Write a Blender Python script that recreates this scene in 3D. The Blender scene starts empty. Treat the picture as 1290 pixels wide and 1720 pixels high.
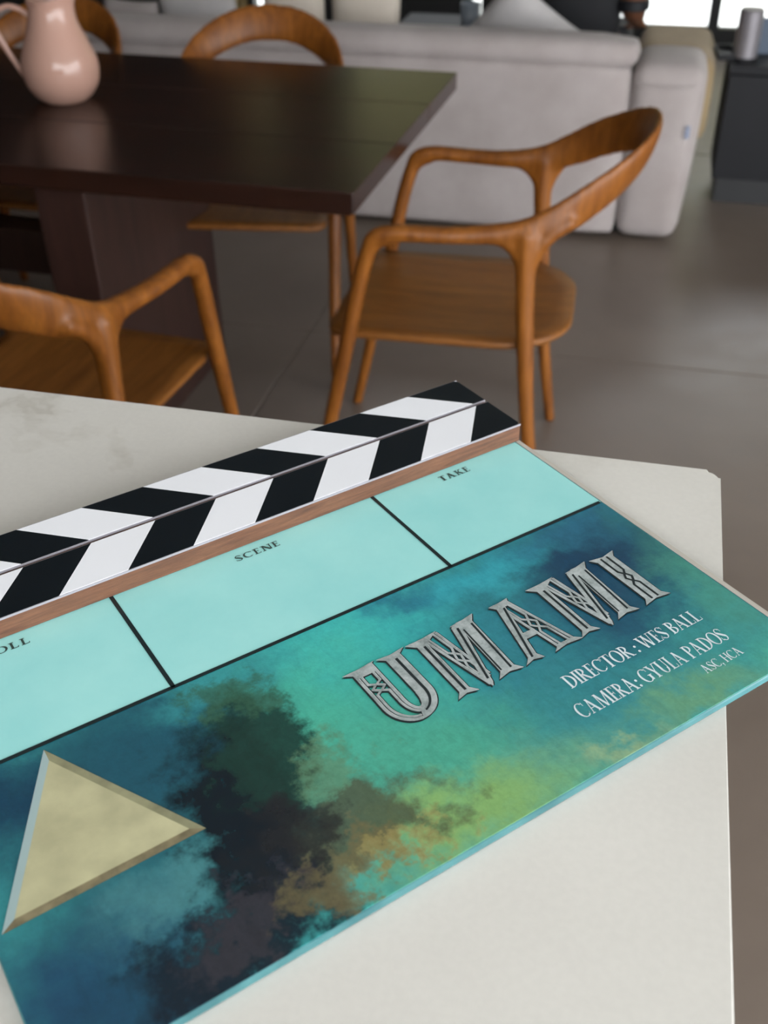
import bpy, bmesh, math, random
from mathutils import Vector, Matrix
random.seed(7)
PI = math.pi
scene = bpy.context.scene
COL = scene.collection

# ---------------------------------------------------------------- camera
cam_d = bpy.data.cameras.new('camera')
cam = bpy.data.objects.new('camera', cam_d); COL.objects.link(cam)
def camera_matrix():
    up = Vector((-.0105, .811, .585)).normalized()          # world up seen from the camera
    f = Vector((0, 0, -1)); Y = (f - up * f.dot(up)).normalized(); X = Y.cross(up)
    a = math.radians(14.0); c, s = math.cos(a), math.sin(a)
    m = Matrix.Identity(4)
    for j in range(3):
        x, y, z = X[j], Y[j], up[j]
        m[0][j], m[1][j], m[2][j] = c * x - s * y, s * x + c * y, z
    m[2][3] = 1.45
    return m
cam.matrix_world = camera_matrix()
cam_d.sensor_fit = 'VERTICAL'; cam_d.sensor_height = 24.0; cam_d.sensor_width = 18.0
cam_d.lens = 1785.0 / 1720.0 * 24.0
cam_d.clip_start = .02
cam_d.dof.use_dof = True
cam_d.dof.focus_distance = .60
cam_d.dof.aperture_fstop = 6.6
scene.camera = cam

# ---------------------------------------------------------------- world light and exposure
world = bpy.data.worlds.new('world'); scene.world = world; world.use_nodes = True
bg = world.node_tree.nodes['Background']
bg.inputs[0].default_value = (.93, .97, 1.0, 1); bg.inputs[1].default_value = 1.0
scene.view_settings.view_transform = 'Standard'; scene.view_settings.look = 'None'
scene.view_settings.gamma = 1.0; scene.view_settings.use_curve_mapping = False
scene.view_settings.exposure = 2.74

# ---------------------------------------------------------------- helpers
def lin(c):
    if isinstance(c, str):
        c = c.lstrip('#'); c = [int(c[i:i+2], 16) / 255 for i in (0, 2, 4)]
        c = [v / 12.92 if v <= .04045 else ((v + .055) / 1.055) ** 2.4 for v in c]
    return (c[0], c[1], c[2], 1.0)

class NT:
    def __init__(s, name):
        s.m = bpy.data.materials.new(name); s.m.use_nodes = True
        s.t = s.m.node_tree; s.b = s.t.nodes['Principled BSDF']; s.tc = None
    def n(s, typ, **kw):
        nd = s.t.nodes.new(typ)
        for k, v in kw.items(): setattr(nd, k, v)
        return nd
    def l(s, a, b): s.t.links.new(a, b)
    def co(s, scale=(1, 1, 1), rot=(0, 0, 0), loc=(0, 0, 0), kind='Object'):
        if s.tc is None: s.tc = s.n('ShaderNodeTexCoord')
        mp = s.n('ShaderNodeMapping'); s.l(s.tc.outputs[kind], mp.inputs[0])
        mp.inputs['Scale'].default_value = scale; mp.inputs['Rotation'].default_value = rot; mp.inputs['Location'].default_value = loc
        return mp.outputs[0]
    def noise(s, vec, scale, detail=4, rough=.5, dist=0):
        nd = s.n('ShaderNodeTexNoise'); s.l(vec, nd.inputs['Vector'])
        nd.inputs['Scale'].default_value = scale; nd.inputs['Detail'].default_value = detail
        nd.inputs['Roughness'].default_value = rough; nd.inputs['Distortion'].default_value = dist
        return nd
    def ramp(s, fac, stops):
        nd = s.n('ShaderNodeValToRGB'); s.l(fac, nd.inputs[0]); el = nd.color_ramp.elements
        while len(el) < len(stops): el.new(.5)
        for e, (p, c) in zip(el, stops): e.position = p; e.color = lin(c)
        return nd.outputs[0]
    def mix(s, fac, a, b, mode='MIX'):
        nd = s.n('ShaderNodeMix'); nd.data_type = 'RGBA'; nd.blend_type = mode
        for sock, v in ((nd.inputs[0], fac), (nd.inputs[6], a), (nd.inputs[7], b)):
            if isinstance(v, (int, float)): sock.default_value = v
            elif isinstance(v, (tuple, list)): sock.default_value = v
            else: s.l(v, sock)
        return nd.outputs[2]
    def bump(s, h, strength=.2, dist=.01):
        nd = s.n('ShaderNodeBump'); nd.inputs['Strength'].default_value = strength; nd.inputs['Distance'].default_value = dist
        s.l(h, nd.inputs['Height']); s.l(nd.outputs[0], s.b.inputs['Normal'])
    def set(s, **kw):
        for k, v in kw.items():
            sock = s.b.inputs[k.replace('_', ' ')]
            if hasattr(v, 'is_output'): s.l(v, sock)
            else: sock.default_value = v
        return s

def plain(name, c, rough=.5, metallic=0., spec=.5, vary=.06, nscale=12.):
    t = NT(name); c = lin(c)
    nz = t.noise(t.co(), nscale, 4)
    d = tuple(max(0, v * (1 - vary)) for v in c[:3]); u = tuple(min(1, v * (1 + vary)) for v in c[:3])
    t.set(Base_Color=t.ramp(nz.outputs[0], [(.3, d), (.7, u)]), Roughness=rough, Metallic=metallic, Specular_IOR_Level=spec)
    return t.m

def wood(name, dark, light, rough, axis=0, fine=1.0, bumpy=.05, coat=0., spec=.5):
    t = NT(name)
    sc = [14., 14., 14.]; sc[axis] = 1.1
    v = t.co(tuple(k * fine for k in sc))
    n1 = t.noise(v, 2.2, 6, .6, .6); n2 = t.noise(v, 11., 5, .7, .2)
    c = t.ramp(n1.outputs[0], [(.3, dark), (.72, light)])
    g = t.ramp(n2.outputs[0], [(.35, (.55, .55, .55)), (.62, (1, 1, 1))])
    t.set(Base_Color=t.mix(.55, c, g, 'MULTIPLY'), Roughness=rough, Specular_IOR_Level=spec)
    if coat: t.set(Coat_Weight=coat, Coat_Roughness=.12)
    t.bump(n2.outputs[0], bumpy, .002)
    return t.m

def fabric(name, a, b, scale=220.):
    t = NT(name)
    v = t.co()
    w1 = t.n('ShaderNodeTexWave', bands_direction='X'); w2 = t.n('ShaderNodeTexWave', bands_direction='Z')
    for w in (w1, w2):
        t.l(v, w.inputs['Vector']); w.inputs['Scale'].default_value = scale; w.inputs['Distortion'].default_value = 2.
        w.inputs['Detail'].default_value = 2
    big = t.noise(v, 5., 5, .6)
    c = t.ramp(big.outputs[0], [(.3, a), (.7, b)])
    s = t.mix(.5, w1.outputs[0], w2.outputs[0], 'MIX')
    c = t.mix(.14, c, s, 'MULTIPLY')
    t.set(Base_Color=c, Roughness=.92, Specular_IOR_Level=.2, Sheen_Weight=.15)
    mxx = t.mix(.75, big.outputs[0], s, 'MIX')
    t.bump(mxx, .25, .004)
    return t.m

def obj(name, bm, mats, parent=None, smooth=False, kind=None, label=None):
    me = bpy.data.meshes.new(name)
    if isinstance(bm, bmesh.types.BMesh):
        bmesh.ops.recalc_face_normals(bm, faces=bm.faces) if bm.faces else None
        bm.to_mesh(me); bm.free()
    else: me = bm; me.name = name
    for m in (mats if isinstance(mats, (list, tuple)) else [mats]): me.materials.append(m)
    if smooth:
        for p in me.polygons: p.use_smooth = True
    o = bpy.data.objects.new(name, me); COL.objects.link(o)
    if parent is not None: o.parent = parent
    if kind: o['kind'] = kind
    if label: o['label'] = label
    return o
def thing(name, label, cat, loc=(0, 0, 0), rz=0., group=None):
    o = bpy.data.objects.new(name, None); COL.objects.link(o); o.empty_display_size = .05
    o.location = loc; o.rotation_euler = (0, 0, rz)
    return tag(o, label, cat, group)
def tag(o, label, cat, group=None):
    o['label'] = label; o['category'] = cat
    if group: o['group'] = group
    return o
def copy_tree(o, parent=None):
    c = o.copy(); COL.objects.link(c); c.parent = parent
    for ch in list(o.children): copy_tree(ch, c)
    return c
def box(bm, x0, y0, z0, x1, y1, z1, bev=0., seg=2):
    r = bmesh.ops.create_cube(bm, size=1.0)
    vs = r['verts']
    for v in vs:
        v.co = Vector(((x0 + x1) / 2 + v.co.x * (x1 - x0), (y0 + y1) / 2 + v.co.y * (y1 - y0), (z0 + z1) / 2 + v.co.z * (z1 - z0)))
    if bev > 0:
        es = list({e for v in vs for e in v.link_edges})
        bmesh.ops.bevel(bm, geom=es, offset=bev, segments=seg, profile=.5, affect='EDGES')
def boxm(*a, **k):
    bm = bmesh.new(); box(bm, *a, **k); return bm
def lathe(bm, prof, seg=48, loc=(0, 0, 0), caps=True):
    rings = []
    for r, z in prof:
        rings.append([bm.verts.new((loc[0] + r * math.cos(2*PI*k/seg), loc[1] + r * math.sin(2*PI*k/seg), loc[2] + z)) for k in range(seg)])
    for a, b in zip(rings, rings[1:]):
        for k in range(seg): bm.faces.new((a[k], a[(k+1) % seg], b[(k+1) % seg], b[k]))
    if caps:
        bm.faces.new(rings[0]); bm.faces.new(rings[-1])
    return rings
def catmull(pts, n=8):
    pts = [Vector(p) for p in pts]; P = [2*pts[0]-pts[1]] + pts + [2*pts[-1]-pts[-2]]; out = []
    for i in range(1, len(P) - 2):
        for k in range(n):
            t = k / n; a, b, c, d = P[i-1], P[i], P[i+1], P[i+2]
            out.append(.5 * ((2*b) + (c-a)*t + (2*a-5*b+4*c-d)*t*t + (3*b-a-3*c+d)*t**3))
    out.append(pts[-1]); return out
def tube(bm, pts, radii, seg=14, refs=None):
    """swept ellipse: radii = list of (across, along ref)"""
    N = len(pts); rings = []
    for i, p in enumerate(pts):
        t = (pts[min(i+1, N-1)] - pts[max(i-1, 0)]).normalized()
        ref = refs[i] if refs else (Vector((0, 0, 1)) if abs(t.z) < .9 else Vector((0, 1, 0)))
        b = (ref - t * ref.dot(t)).normalized(); a = t.cross(b)
        ra, rb = radii[i] if isinstance(radii[i], (tuple, list, Vector)) else (radii[i], radii[i])
        rings.append([bm.verts.new(p + a * ra * math.cos(2*PI*k/seg) + b * rb * math.sin(2*PI*k/seg)) for k in range(seg)])
    for r0, r1 in zip(rings, rings[1:]):
        for k in range(seg): bm.faces.new((r0[k], r0[(k+1) % seg], r1[(k+1) % seg], r1[k]))
    bm.faces.new(rings[0]); bm.faces.new(rings[-1])
def remeshed(bm, voxel, smooth_it=6, name='tmp'):
    me = bpy.data.meshes.new(name); bmesh.ops.recalc_face_normals(bm, faces=bm.faces); bm.to_mesh(me); bm.free()
    o = bpy.data.objects.new(name, me); COL.objects.link(o)
    m = o.modifiers.new('r', 'REMESH'); m.mode = 'VOXEL'; m.voxel_size = voxel
    if smooth_it:
        s = o.modifiers.new('s', 'SMOOTH'); s.iterations = smooth_it; s.factor = .5
    dg = bpy.context.evaluated_depsgraph_get(); dg.update()
    out = bpy.data.meshes.new_from_object(o.evaluated_get(dg))
    bpy.data.objects.remove(o); bpy.data.meshes.remove(me)
    return out

# ---------------------------------------------------------------- materials
def floor_mat():
    t = NT('polished_concrete'); v = t.co(kind='Object')
    a = t.noise(v, 1.3, 7, .6, .4); b = t.noise(v, 9., 6, .65)
    c = t.ramp(a.outputs[0], [(.3, '#655950'), (.72, '#776a60')])
    c = t.mix(.25, c, t.ramp(b.outputs[0], [(.3, (.7, .7, .7)), (.7, (1, 1, 1))]), 'MULTIPLY')
    t.set(Base_Color=c, Roughness=t.ramp(b.outputs[0], [(.2, (.28,)*3), (.8, (.42,)*3)]), Specular_IOR_Level=.5)
    t.bump(b.outputs[0], .02, .002)
    return t.m
def stone_mat():
    t = NT('pale_quartz'); v = t.co()
    d = t.noise(v, 3.2, 6, .6); 
    sub = t.n('ShaderNodeVectorMath', operation='MULTIPLY_ADD'); t.l(d.outputs['Color'], sub.inputs[0]); sub.inputs[1].default_value = (.5, .5, .5); t.l(v, sub.inputs[2])
    n = t.noise(sub.outputs[0], 3.0, 5, .55)
    mth = t.n('ShaderNodeMath', operation='SUBTRACT'); t.l(n.outputs[0], mth.inputs[0]); mth.inputs[1].default_value = .47
    ab = t.n('ShaderNodeMath', operation='ABSOLUTE'); t.l(mth.outputs[0], ab.inputs[0])
    vein = t.ramp(ab.outputs[0], [(0., (.72, .70, .66)), (.016, (.88, .87, .85)), (.05, (1, 1, 1))])
    cl = t.noise(v, 5., 4, .5)
    base = t.ramp(cl.outputs[0], [(.3, '#cfcbc4'), (.7, '#dcd8d1')])
    grain = t.noise(v, 260., 2, .5)
    base = t.mix(.12, base, t.ramp(grain.outputs[0], [(.35, (.75, .75, .75)), (.65, (1, 1, 1))]), 'MULTIPLY')
    mask = t.noise(v, 2.1, 2, .5)
    t.set(Base_Color=t.mix(t.ramp(mask.outputs[0], [(.42, (0, 0, 0)), (.6, (1, 1, 1))]), base, t.mix(1., base, vein, 'MULTIPLY'), 'MIX'), Roughness=.42)
    t.bump(grain.outputs[0], .05, .001)
    return t.m
M = dict(
    chair=wood('oiled_oak', '#68380f', '#94591f', .40, axis=2, fine=1.2, bumpy=.03, spec=.35),
    seat=wood('oiled_oak_veneer', '#6e4119', '#8e5a28', .42, axis=1, fine=1.2, bumpy=.03, spec=.3),
    table=wood('dark_stained_walnut', '#1e0f0a', '#341d15', .27, axis=0, fine=.8, bumpy=.03),
    slab=wood('dark_walnut_panel', '#2c1a15', '#402822', .45, axis=2, fine=1., bumpy=.05),
    stick=wood('reddish_wood', '#573524', '#80553b', .55, axis=0, fine=9., bumpy=.25),
    sofa=fabric('grey_linen', '#a19693', '#b1a7a4'),
    cushion_grey=fabric('pale_grey_linen', '#aca7a6', '#bfbab8'),
    cushion_beige=fabric('beige_linen', '#c2b6a8', '#d0c5b8'),
    tan=fabric('tan_weave', '#8b7556', '#a08a68'),
    black=plain('black_lacquer', (.009, .009, .011), .55, spec=.25),
    blackpaint=plain('black_powder_coat', (.01, .01, .011), .45),
    wall=plain('white_plaster', (.74, .73, .71), .8),
    darkwall=plain('charcoal_panel', (.016, .016, .017), .6),
    ceiling=plain('ceiling_paint', (.40, .39, .37), .85),
    floor=floor_mat(), grout=plain('floor_joint', '#857e76', .7), stone=stone_mat(),
    islandpanel=plain('island_panel', '#b9b2a6', .5),
    pink=plain('pink_glaze', '#b38c7d', .09, nscale=5., vary=.03),
    pinkin=plain('pale_pink_glaze', '#dcc4b8', .2),
    metal=plain('grey_anodised', '#7f7a7e', .38, metallic=.4),
    skin=plain('skin', '#6e4631', .55), shirt=plain('black_cotton', (.010, .010, .012), .9), hair=plain('dark_hair', (.02, .015, .012), .6),
    trousers=plain('charcoal_trousers', (.03, .03, .035), .9),
    terrace=plain('white_terrace', (.78, .77, .75), .8), lawn=plain('lawn_green', '#6c8350', .9, vary=.3, nscale=3.),
    hedge=plain('hedge_green', '#6d6a48', .9, vary=.75, nscale=9.),
    ceramic=plain('blue_grey_ceramic', '#8d95a0', .35), label=plain('blue_grey_label', '#8c93a8', .8),
    curtain=fabric('straw_curtain', '#b39b6b', '#c7b184'),
    white_print=plain('white_laminate', (.90, .90, .94), .2, vary=.015), black_print=plain('black_laminate', (.003, .006, .009), .22, spec=.22, vary=.1),
    bevel=plain('clear_edge', '#98939a', .2), ink=plain('black_print_ink', (.006, .016, .018), .3), ink_grey=plain('grey_print_ink', '#29423f', .35),
    credit=plain('pale_print_ink', '#d3e0e4', .3, vary=.1, nscale=90.),
)
def glass_mat():
    t = NT('window_glass'); t.t.nodes.remove(t.b)
    tr = t.n('ShaderNodeBsdfTransparent'); gl = t.n('ShaderNodeBsdfGlossy'); gl.inputs['Roughness'].default_value = .02
    fr = t.n('ShaderNodeFresnel'); fr.inputs[0].default_value = 1.3
    mx = t.n('ShaderNodeMixShader'); t.l(fr.outputs[0], mx.inputs[0]); t.l(tr.outputs[0], mx.inputs[1]); t.l(gl.outputs[0], mx.inputs[2])
    t.l(mx.outputs[0], t.t.nodes['Material Output'].inputs[0])
    return t.m
M['glass'] = glass_mat()

# ================================================================= SETTING
# floor of large slabs with recessed joints
X0, X1, Y0, Y1, ZC = -5.2, 3.6, -1.9, 6.7, 2.75
fl = obj('floor', boxm(X0, Y0, -.2, X1, Y1, -.006), M['grout'], kind='structure')
xs = [X0, -4.93, -2.93, -.93, 1.07, 3.07, X1]; ys = [Y0, -1.18, .82, 2.82, 4.82, Y1]
for i in range(len(xs) - 1):
    for j in range(len(ys) - 1):
        g = .0022
        obj('floor_slab', boxm(xs[i] + g, ys[j] + g, -.02, xs[i+1] - g, ys[j+1] - g, 0., bev=.0015, seg=1), M['floor'], fl)
obj('ceiling', boxm(X0, Y0, ZC, X1, Y1 + .2, ZC + .15), M['ceiling'], kind='structure')
obj('wall_left', boxm(X0 - .15, Y0, -.2, X0, Y1 + .2, ZC), M['slab'], kind='structure')
wr = boxm(X1, 2.4, -.2, X1 + .15, Y1 + .2, ZC); box(wr, X1, Y0, 2.65, X1 + .15, 2.4, ZC)
obj('wall_right', wr, M['wall'], kind='structure')
wf = boxm(X0, Y0 - .15, -.2, -.8, Y0, ZC); box(wf, -.8, Y0 - .15, 2.65, X1, Y0, ZC)
obj('wall_front', wf, M['wall'], kind='structure')      # wide open terrace doors behind and to the right of the camera
wb = boxm(X0, Y1, -.2, -2.49, Y1 + .15, ZC)
box(wb, -2.35, Y1, -.2, -1.9, Y1 + .15, ZC); box(wb, -1.9, Y1, -.2, -1.14, Y1 + .15, 1.3); box(wb, -1.9, Y1, 2.45, -.34, Y1 + .15, ZC)
box(wb, -1.02, Y1, -.2, -.40, Y1 + .15, 1.3); box(wb, -.40, Y1, -.2, -.34, Y1 + .15, 2.45)
box(wb, 3.2, Y1, -.2, X1, Y1 + .15, ZC); box(wb, -.34, Y1, 2.45, 3.2, Y1 + .15, ZC)
box(wb, -2.49, Y1, 2.45, -2.35, Y1 + .15, ZC)
obj('wall_back', wb, M['darkwall'], kind='structure')
def window(n, x0, x1, z0, z1, mull, bottom=.16):
    fr = bmesh.new(); y0, y1 = Y1 + .03, Y1 + .11
    box(fr, x0, y0, z0, x1, y1, z0 + bottom); box(fr, x0, y0, z1 - .07, x1, y1, z1)
    box(fr, x0, y0, z0 + bottom, x0 + .03, y1, z1 - .07); box(fr, x1 - .03, y0, z0 + bottom, x1, y1, z1 - .07)
    o = obj('window_%d' % n, fr, M['blackpaint'], kind='structure')
    edges = [x0 + .03] + [m for m in mull] + [x1 - .03]
    for m in mull: obj('mullion', boxm(m - .03, y0, z0 + bottom, m + .03, y1, z1 - .07), M['blackpaint'], o)
    for a, b in zip(edges, edges[1:]):
        obj('pane', boxm(a, y0 + .035, z0 + bottom, b, y0 + .043, z1 - .07), M['glass'], o)
    return o
window(1, -.34, 3.2, 0., 2.45, [.275, 1.35, 2.4], bottom=.13)
window(2, -1.14, -1.02, 0., 1.3, [], bottom=.14)
window(4, -1.9, -.40, 1.3, 2.45, [-1.15], bottom=.06)
window(3, -2.49, -2.35, 0., 2.45, [], bottom=.13)
# ground outside
gr = obj('ground', boxm(-30, Y1 + .15, -.25, 30, 9.0, -.03), M['terrace'], kind='structure')
lw = obj('lawn', boxm(-30, 9.0, -.25, 30, 9.35, -.02), M['lawn'], kind='structure')
obj('paving_strip', boxm(-30, 9.35, -.25, 30, 9.7, -.02), M['terrace'], kind='structure')
obj('lawn', boxm(-30, 9.7, -.25, 30, 40, -.02), M['lawn'], kind='structure')

hb = bmesh.new()                                      # leafy hedge closing off the garden
NX, NZ = 90, 14
hg = [[hb.verts.new((-16 + 32 * i / NX, 14 + random.uniform(-.35, .35) - .06 * j, -.1 + 5.0 * j / NZ + random.uniform(-.15, .15))) for j in range(NZ + 1)] for i in range(NX + 1)]
hk = [[hb.verts.new((-16 + 32 * i / NX, 15.2, -.1 + 4.8 * j / NZ)) for j in (0, NZ)] for i in range(NX + 1)]
for i in range(NX):
    for j in range(NZ): hb.faces.new((hg[i][j], hg[i+1][j], hg[i+1][j+1], hg[i][j+1]))
    hb.faces.new((hg[i][NZ], hg[i+1][NZ], hk[i+1][1], hk[i][1])); hb.faces.new((hk[i][0], hk[i][1], hk[i+1][1], hk[i+1][0]))
hdg = obj('hedge', hb, M['hedge'], kind='stuff', smooth=True); tag(hdg, 'green leafy hedge beyond the lawn outside the window', 'hedge')

# ================================================================= KITCHEN ISLAND
ZT = 1.05
isl = thing('kitchen_island', 'pale stone topped kitchen island the clapperboard lies on', 'kitchen island', (0, 0, 0))
def worktop():
    bm = bmesh.new(); x0, x1, y0, y1, r = -2.3, .0765, -.6, .634, .009
    out = [(x0, y0), (x1, y0)]
    for k in range(9):
        a = k / 8 * PI / 2; out.append((x1 - r + r * math.cos(a), y1 - r + r * math.sin(a)))
    out.append((x0, y1))
    lo = [bm.verts.new((x, y, ZT - .05)) for x, y in out]; hi = [bm.verts.new((x, y, ZT)) for x, y in out]
    bm.faces.new(lo); bm.faces.new(hi)
    n = len(out)
    for k in range(n): bm.faces.new((lo[k], lo[(k+1) % n], hi[(k+1) % n], hi[k]))
    es = [e for e in bm.edges if abs(e.verts[0].co.z - e.verts[1].co.z) < 1e-6]
    bmesh.ops.bevel(bm, geom=es, offset=.004, segments=3, profile=.5, affect='EDGES')
    return bm
wt = obj('worktop', worktop(), M['stone'], isl)
obj('base', boxm(-2.25, -.5, .1, -.0, .56, ZT - .05), M['islandpanel'], isl)
obj('plinth', boxm(-2.2, -.45, 0, -.06, .5, .1), M['black'], isl)

# ================================================================= CLAPPERBOARD
HS = .394
slate = thing('clapperboard', 'wood and teal acrylic film clapperboard lying on the pale island', 'clapperboard',
              (-.15254 * HS, 1.60605 * HS, ZT + .0003), math.radians(46.855))
PT = .0058                                     # panel thickness
UL, UR, VB = -1.069, -.006, .637
def L(u, v, z=0.): return Vector((u * HS, -v * HS, z))
pnl = bmesh.new(); a, b = L(UL, VB), L(.0035, -.185)
box(pnl, a.x, a.y, 0, b.x, b.y, PT - .0006, bev=.0012, seg=3)
def acrylic():
    t = NT('teal_acrylic_edge'); n = t.noise(t.co(), 40., 3)
    t.set(Base_Color=t.ramp(n.outputs[0], [(.3, '#3c6f74'), (.7, '#528a8d')]), Roughness=.08, Transmission_Weight=.15, IOR=1.49)
    return t.m
panel = obj('acrylic_panel', pnl, acrylic(), slate)
a, b = L(-.0052, VB - .002), L(.0034, -.185); obj('clear_edge', boxm(a.x, a.y, PT - .0012, b.x, b.y, PT - .0003, bev=.0003, seg=1), plain('clear_acrylic_edge', '#bdb6ac', .15), slate, label='pale clear right edge of the acrylic')

def quad_sheet(u0, v0, u1, v1, z, nx=1, th=.0004):
    bm = bmesh.new(); a, b = L(u0, v1), L(u1, v0); box(bm, a.x, a.y, z - th, b.x, b.y, z); return bm
def header_mat():
    t = NT('teal_header_print'); v = t.co()
    n = t.noise(v, 14., 5, .6); s = t.noise(t.co((1, 1, 1)), 180., 3, .6)
    c = t.ramp(n.outputs[0], [(.3, '#98dcda'), (.7, '#a8e6e2')])
    t.set(Base_Color=c, Roughness=.2, Coat_Weight=.25, Coat_Roughness=.12); t.bump(s.outputs[0], .03, .0005)
    return t.m
VL = .2187
obj('header_print', quad_sheet(UL + .002, -.18, UR - .002, VL, PT - .0002), header_mat(), slate, label='pale teal header band with black rules')

def art_mat():
    t = NT('painted_teal_art'); 
    v = t.co((1 / HS, -1 / HS, 1))              # (u, v, z)
    dn = t.noise(v, 7., 6, .62); dn2 = t.noise(v, 26., 5, .65)
    def off(vec, nz, k):
        a = t.n('ShaderNodeVectorMath', operation='SUBTRACT'); t.l(nz.outputs['Color'], a.inputs[0]); a.inputs[1].default_value = (.5, .5, .5)
        b = t.n('ShaderNodeVectorMath', operation='MULTIPLY_ADD'); t.l(a.outputs[0], b.inputs[0]); b.inputs[1].default_value = (k, k, 0); t.l(vec, b.inputs[2])
        return b.outputs[0]
    w = off(off(v, dn, .22), dn2, .06)
    wt = off(off(v, dn, .24), dn2, .16)
    c = lin('#3a9494')
    blobs = [  # u, v, ru, rv, colour, weight, tight edge
        (-.53, .27, .18, .11, '#3fb6b6', .95, 0), (-.62, .38, .16, .14, '#4aae94', .9, 0), (-.44, .36, .12, .09, '#35a8a8', .8, 0),
        (-.52, .53, .22, .13, '#49a088', .95, 0), (-.40, .60, .18, .06, '#6fa57c', .7, 0), (-.56, .61, .12, .05, '#84a95f', .85, 0),
        (-.12, .34, .20, .15, '#163d58', 1., 0), (-.22, .45, .17, .10, '#174560', .95, 0), (-.34, .41, .11, .09, '#2f808f', .7, 0),
        (-.39, .245, .07, .04, '#22627c', .85, 0), (-.27, .26, .10, .045, '#35a0ae', .9, 0), (-.10, .24, .12, .04, '#28647f', .8, 0),
        (-.30, .55, .14, .09, '#2f7f88', .85, 0), (-.17, .625, .12, .03, '#6c9a6c', .75, 0), (-.07, .57, .10, .08, '#3a8c8a', .85, 0),
        (-.02, .44, .05, .12, '#4a907c', .7, 0), (-.02, .62, .08, .04, '#4aa48e', .9, 0), (-.345, .628, .05, .015, '#a9b278', .5, 0),
        (-1.0, .27, .16, .13, '#143c54', 1., 0), (-.80, .27, .14, .10, '#1c5262', 1., 0), (-.72, .24, .08, .05, '#3a9497', .8, 0),
        (-.86, .36, .11, .11, '#1c4f60', .95, 0), (-.95, .52, .15, .10, '#235564', .95, 0), (-.90, .51, .07, .045, '#4f8a8c', .75, 0),
        (-1.03, .58, .12, .09, '#1a4560', 1., 0), (-.93, .62, .12, .06, '#163e55', .95, 0),
        # dark rough mass of rock and cloud left of the title
        (-.78, .47, .085, .17, '#06151f', 1., 1), (-.84, .60, .12, .06, '#0c1a26', .95, 1), (-.72, .40, .075, .11, '#16362f', .95, 1),
        (-.66, .56, .10, .06, '#4c4a34', .85, 1), (-.74, .52, .07, .05, '#1f2023', .8, 1), (-.83, .585, .06, .035, '#3a353b', .6, 1),
        (-.70, .60, .10, .03, '#6e6342', .65, 1), (-.64, .612, .06, .02, '#9a8a52', .5, 1), (-.64, .47, .06, .05, '#5f7a58', .6, 1), (-.70, .30, .05, .05, '#355c46', .7, 1),
    ]
    for (u0, v0, ru, rv, colr, wgt, tight) in blobs:
        mp = t.n('ShaderNodeMapping', vector_type='TEXTURE'); t.l(wt if tight else w, mp.inputs[0])
        mp.inputs['Location'].default_value = (u0, v0, 0); mp.inputs['Scale'].default_value = (ru, rv, 1e6)
        ln = t.n('ShaderNodeVectorMath', operation='LENGTH'); t.l(mp.outputs[0], ln.inputs[0])
        mr = t.n('ShaderNodeMapRange', interpolation_type='SMOOTHSTEP'); t.l(ln.outputs['Value'], mr.inputs[0])
        mr.inputs[1].default_value = 1.25 if tight else 1.7; mr.inputs[2].default_value = .55 if tight else .1
        mr.inputs[3].default_value = 0.; mr.inputs[4].default_value = wgt
        c = t.mix(mr.outputs[0], c, lin(colr))
    st = t.noise(t.co((60 / HS / 10, 14 / HS / 10, 1), rot=(0, 0, .9)), 9., 6, .7, 1.2)
    c = t.mix(.30, c, t.ramp(st.outputs[0], [(.3, (.55, .60, .62)), (.5, (.95, .97, .97)), (.75, (1.0, 1.0, 1.0))]), 'MULTIPLY')
    fine = t.noise(v, 90., 4, .7)
    c = t.mix(.16, c, t.ramp(fine.outputs[0], [(.35, (.4, .45, .45)), (.68, (1, 1, 1))]), 'OVERLAY')
    t.set(Base_Color=c, Roughness=.2, Specular_IOR_Level=.4, Coat_Weight=.05, Coat_Roughness=.1)
    wv = t.n('ShaderNodeTexWave', wave_type='RINGS'); t.l(w, wv.inputs[0]); wv.inputs['Scale'].default_value = 26.; wv.inputs['Distortion'].default_value = 6.; wv.inputs['Detail'].default_value = 3
    t.bump(t.mix(.5, wv.outputs[0], st.outputs[0]), .10, .0006)
    return t.m
obj('art_print', quad_sheet(UL + .002, VL, UR - .002, VB - .002, PT - .0002), art_mat(), slate, label='blue-green cloudy painted lower panel with title')
ZI = PT + .0001
def rule(u0, v0, u1, v1, w):
    bm = bmesh.new(); p, q = L(u0, v0), L(u1, v1); d = (q - p).normalized(); n = Vector((-d.y, d.x, 0)) * w * HS / 2
    vs = [bm.verts.new(x + Vector((0, 0, ZI))) for x in (p + n, p - n, q - n, q + n)]; bm.faces.new(vs)
    return obj('black_rule', bm, M['ink'], slate)
rule(UL + .004, VL, UR - .004, VL, .0062)
rule(-.309, -.004, -.309, VL, .0062); rule(-.760, -.004, -.760, VL, .0062)

# pale gold plain triangle print (bevelled rim)
def tri_emblem():
    P = [Vector((-.938, .229)), Vector((-.822, .447)), Vector((-1.058, .451))]; c = sum(P, Vector((0, 0))) / 3
    bm = bmesh.new(); o_ = [bm.verts.new(L(p.x, p.y, ZI)) for p in P]; i_ = [bm.verts.new(L(*(c + (p - c) * .86), ZI + .00005)) for p in P]
    f = bm.faces.new(i_); f.material_index = 0
    for k in range(3):
        f = bm.faces.new((o_[k], o_[(k+1) % 3], i_[(k+1) % 3], i_[k])); f.material_index = (2, 1, 3)[k]
    return bm
obj('gold_triangle', tri_emblem(), [plain('pale_gold_print', '#bab590', .3, vary=.14, nscale=60.), plain('brown_rim_print', '#7d7358', .3, vary=.4, nscale=120.),
     plain('warm_rim_print', '#8c8a6c', .3, vary=.25, nscale=90.), plain('pale_blue_rim_print', '#9fb4b4', .3, vary=.1)], slate, label='plain pale gold triangle printed on the panel')

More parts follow.
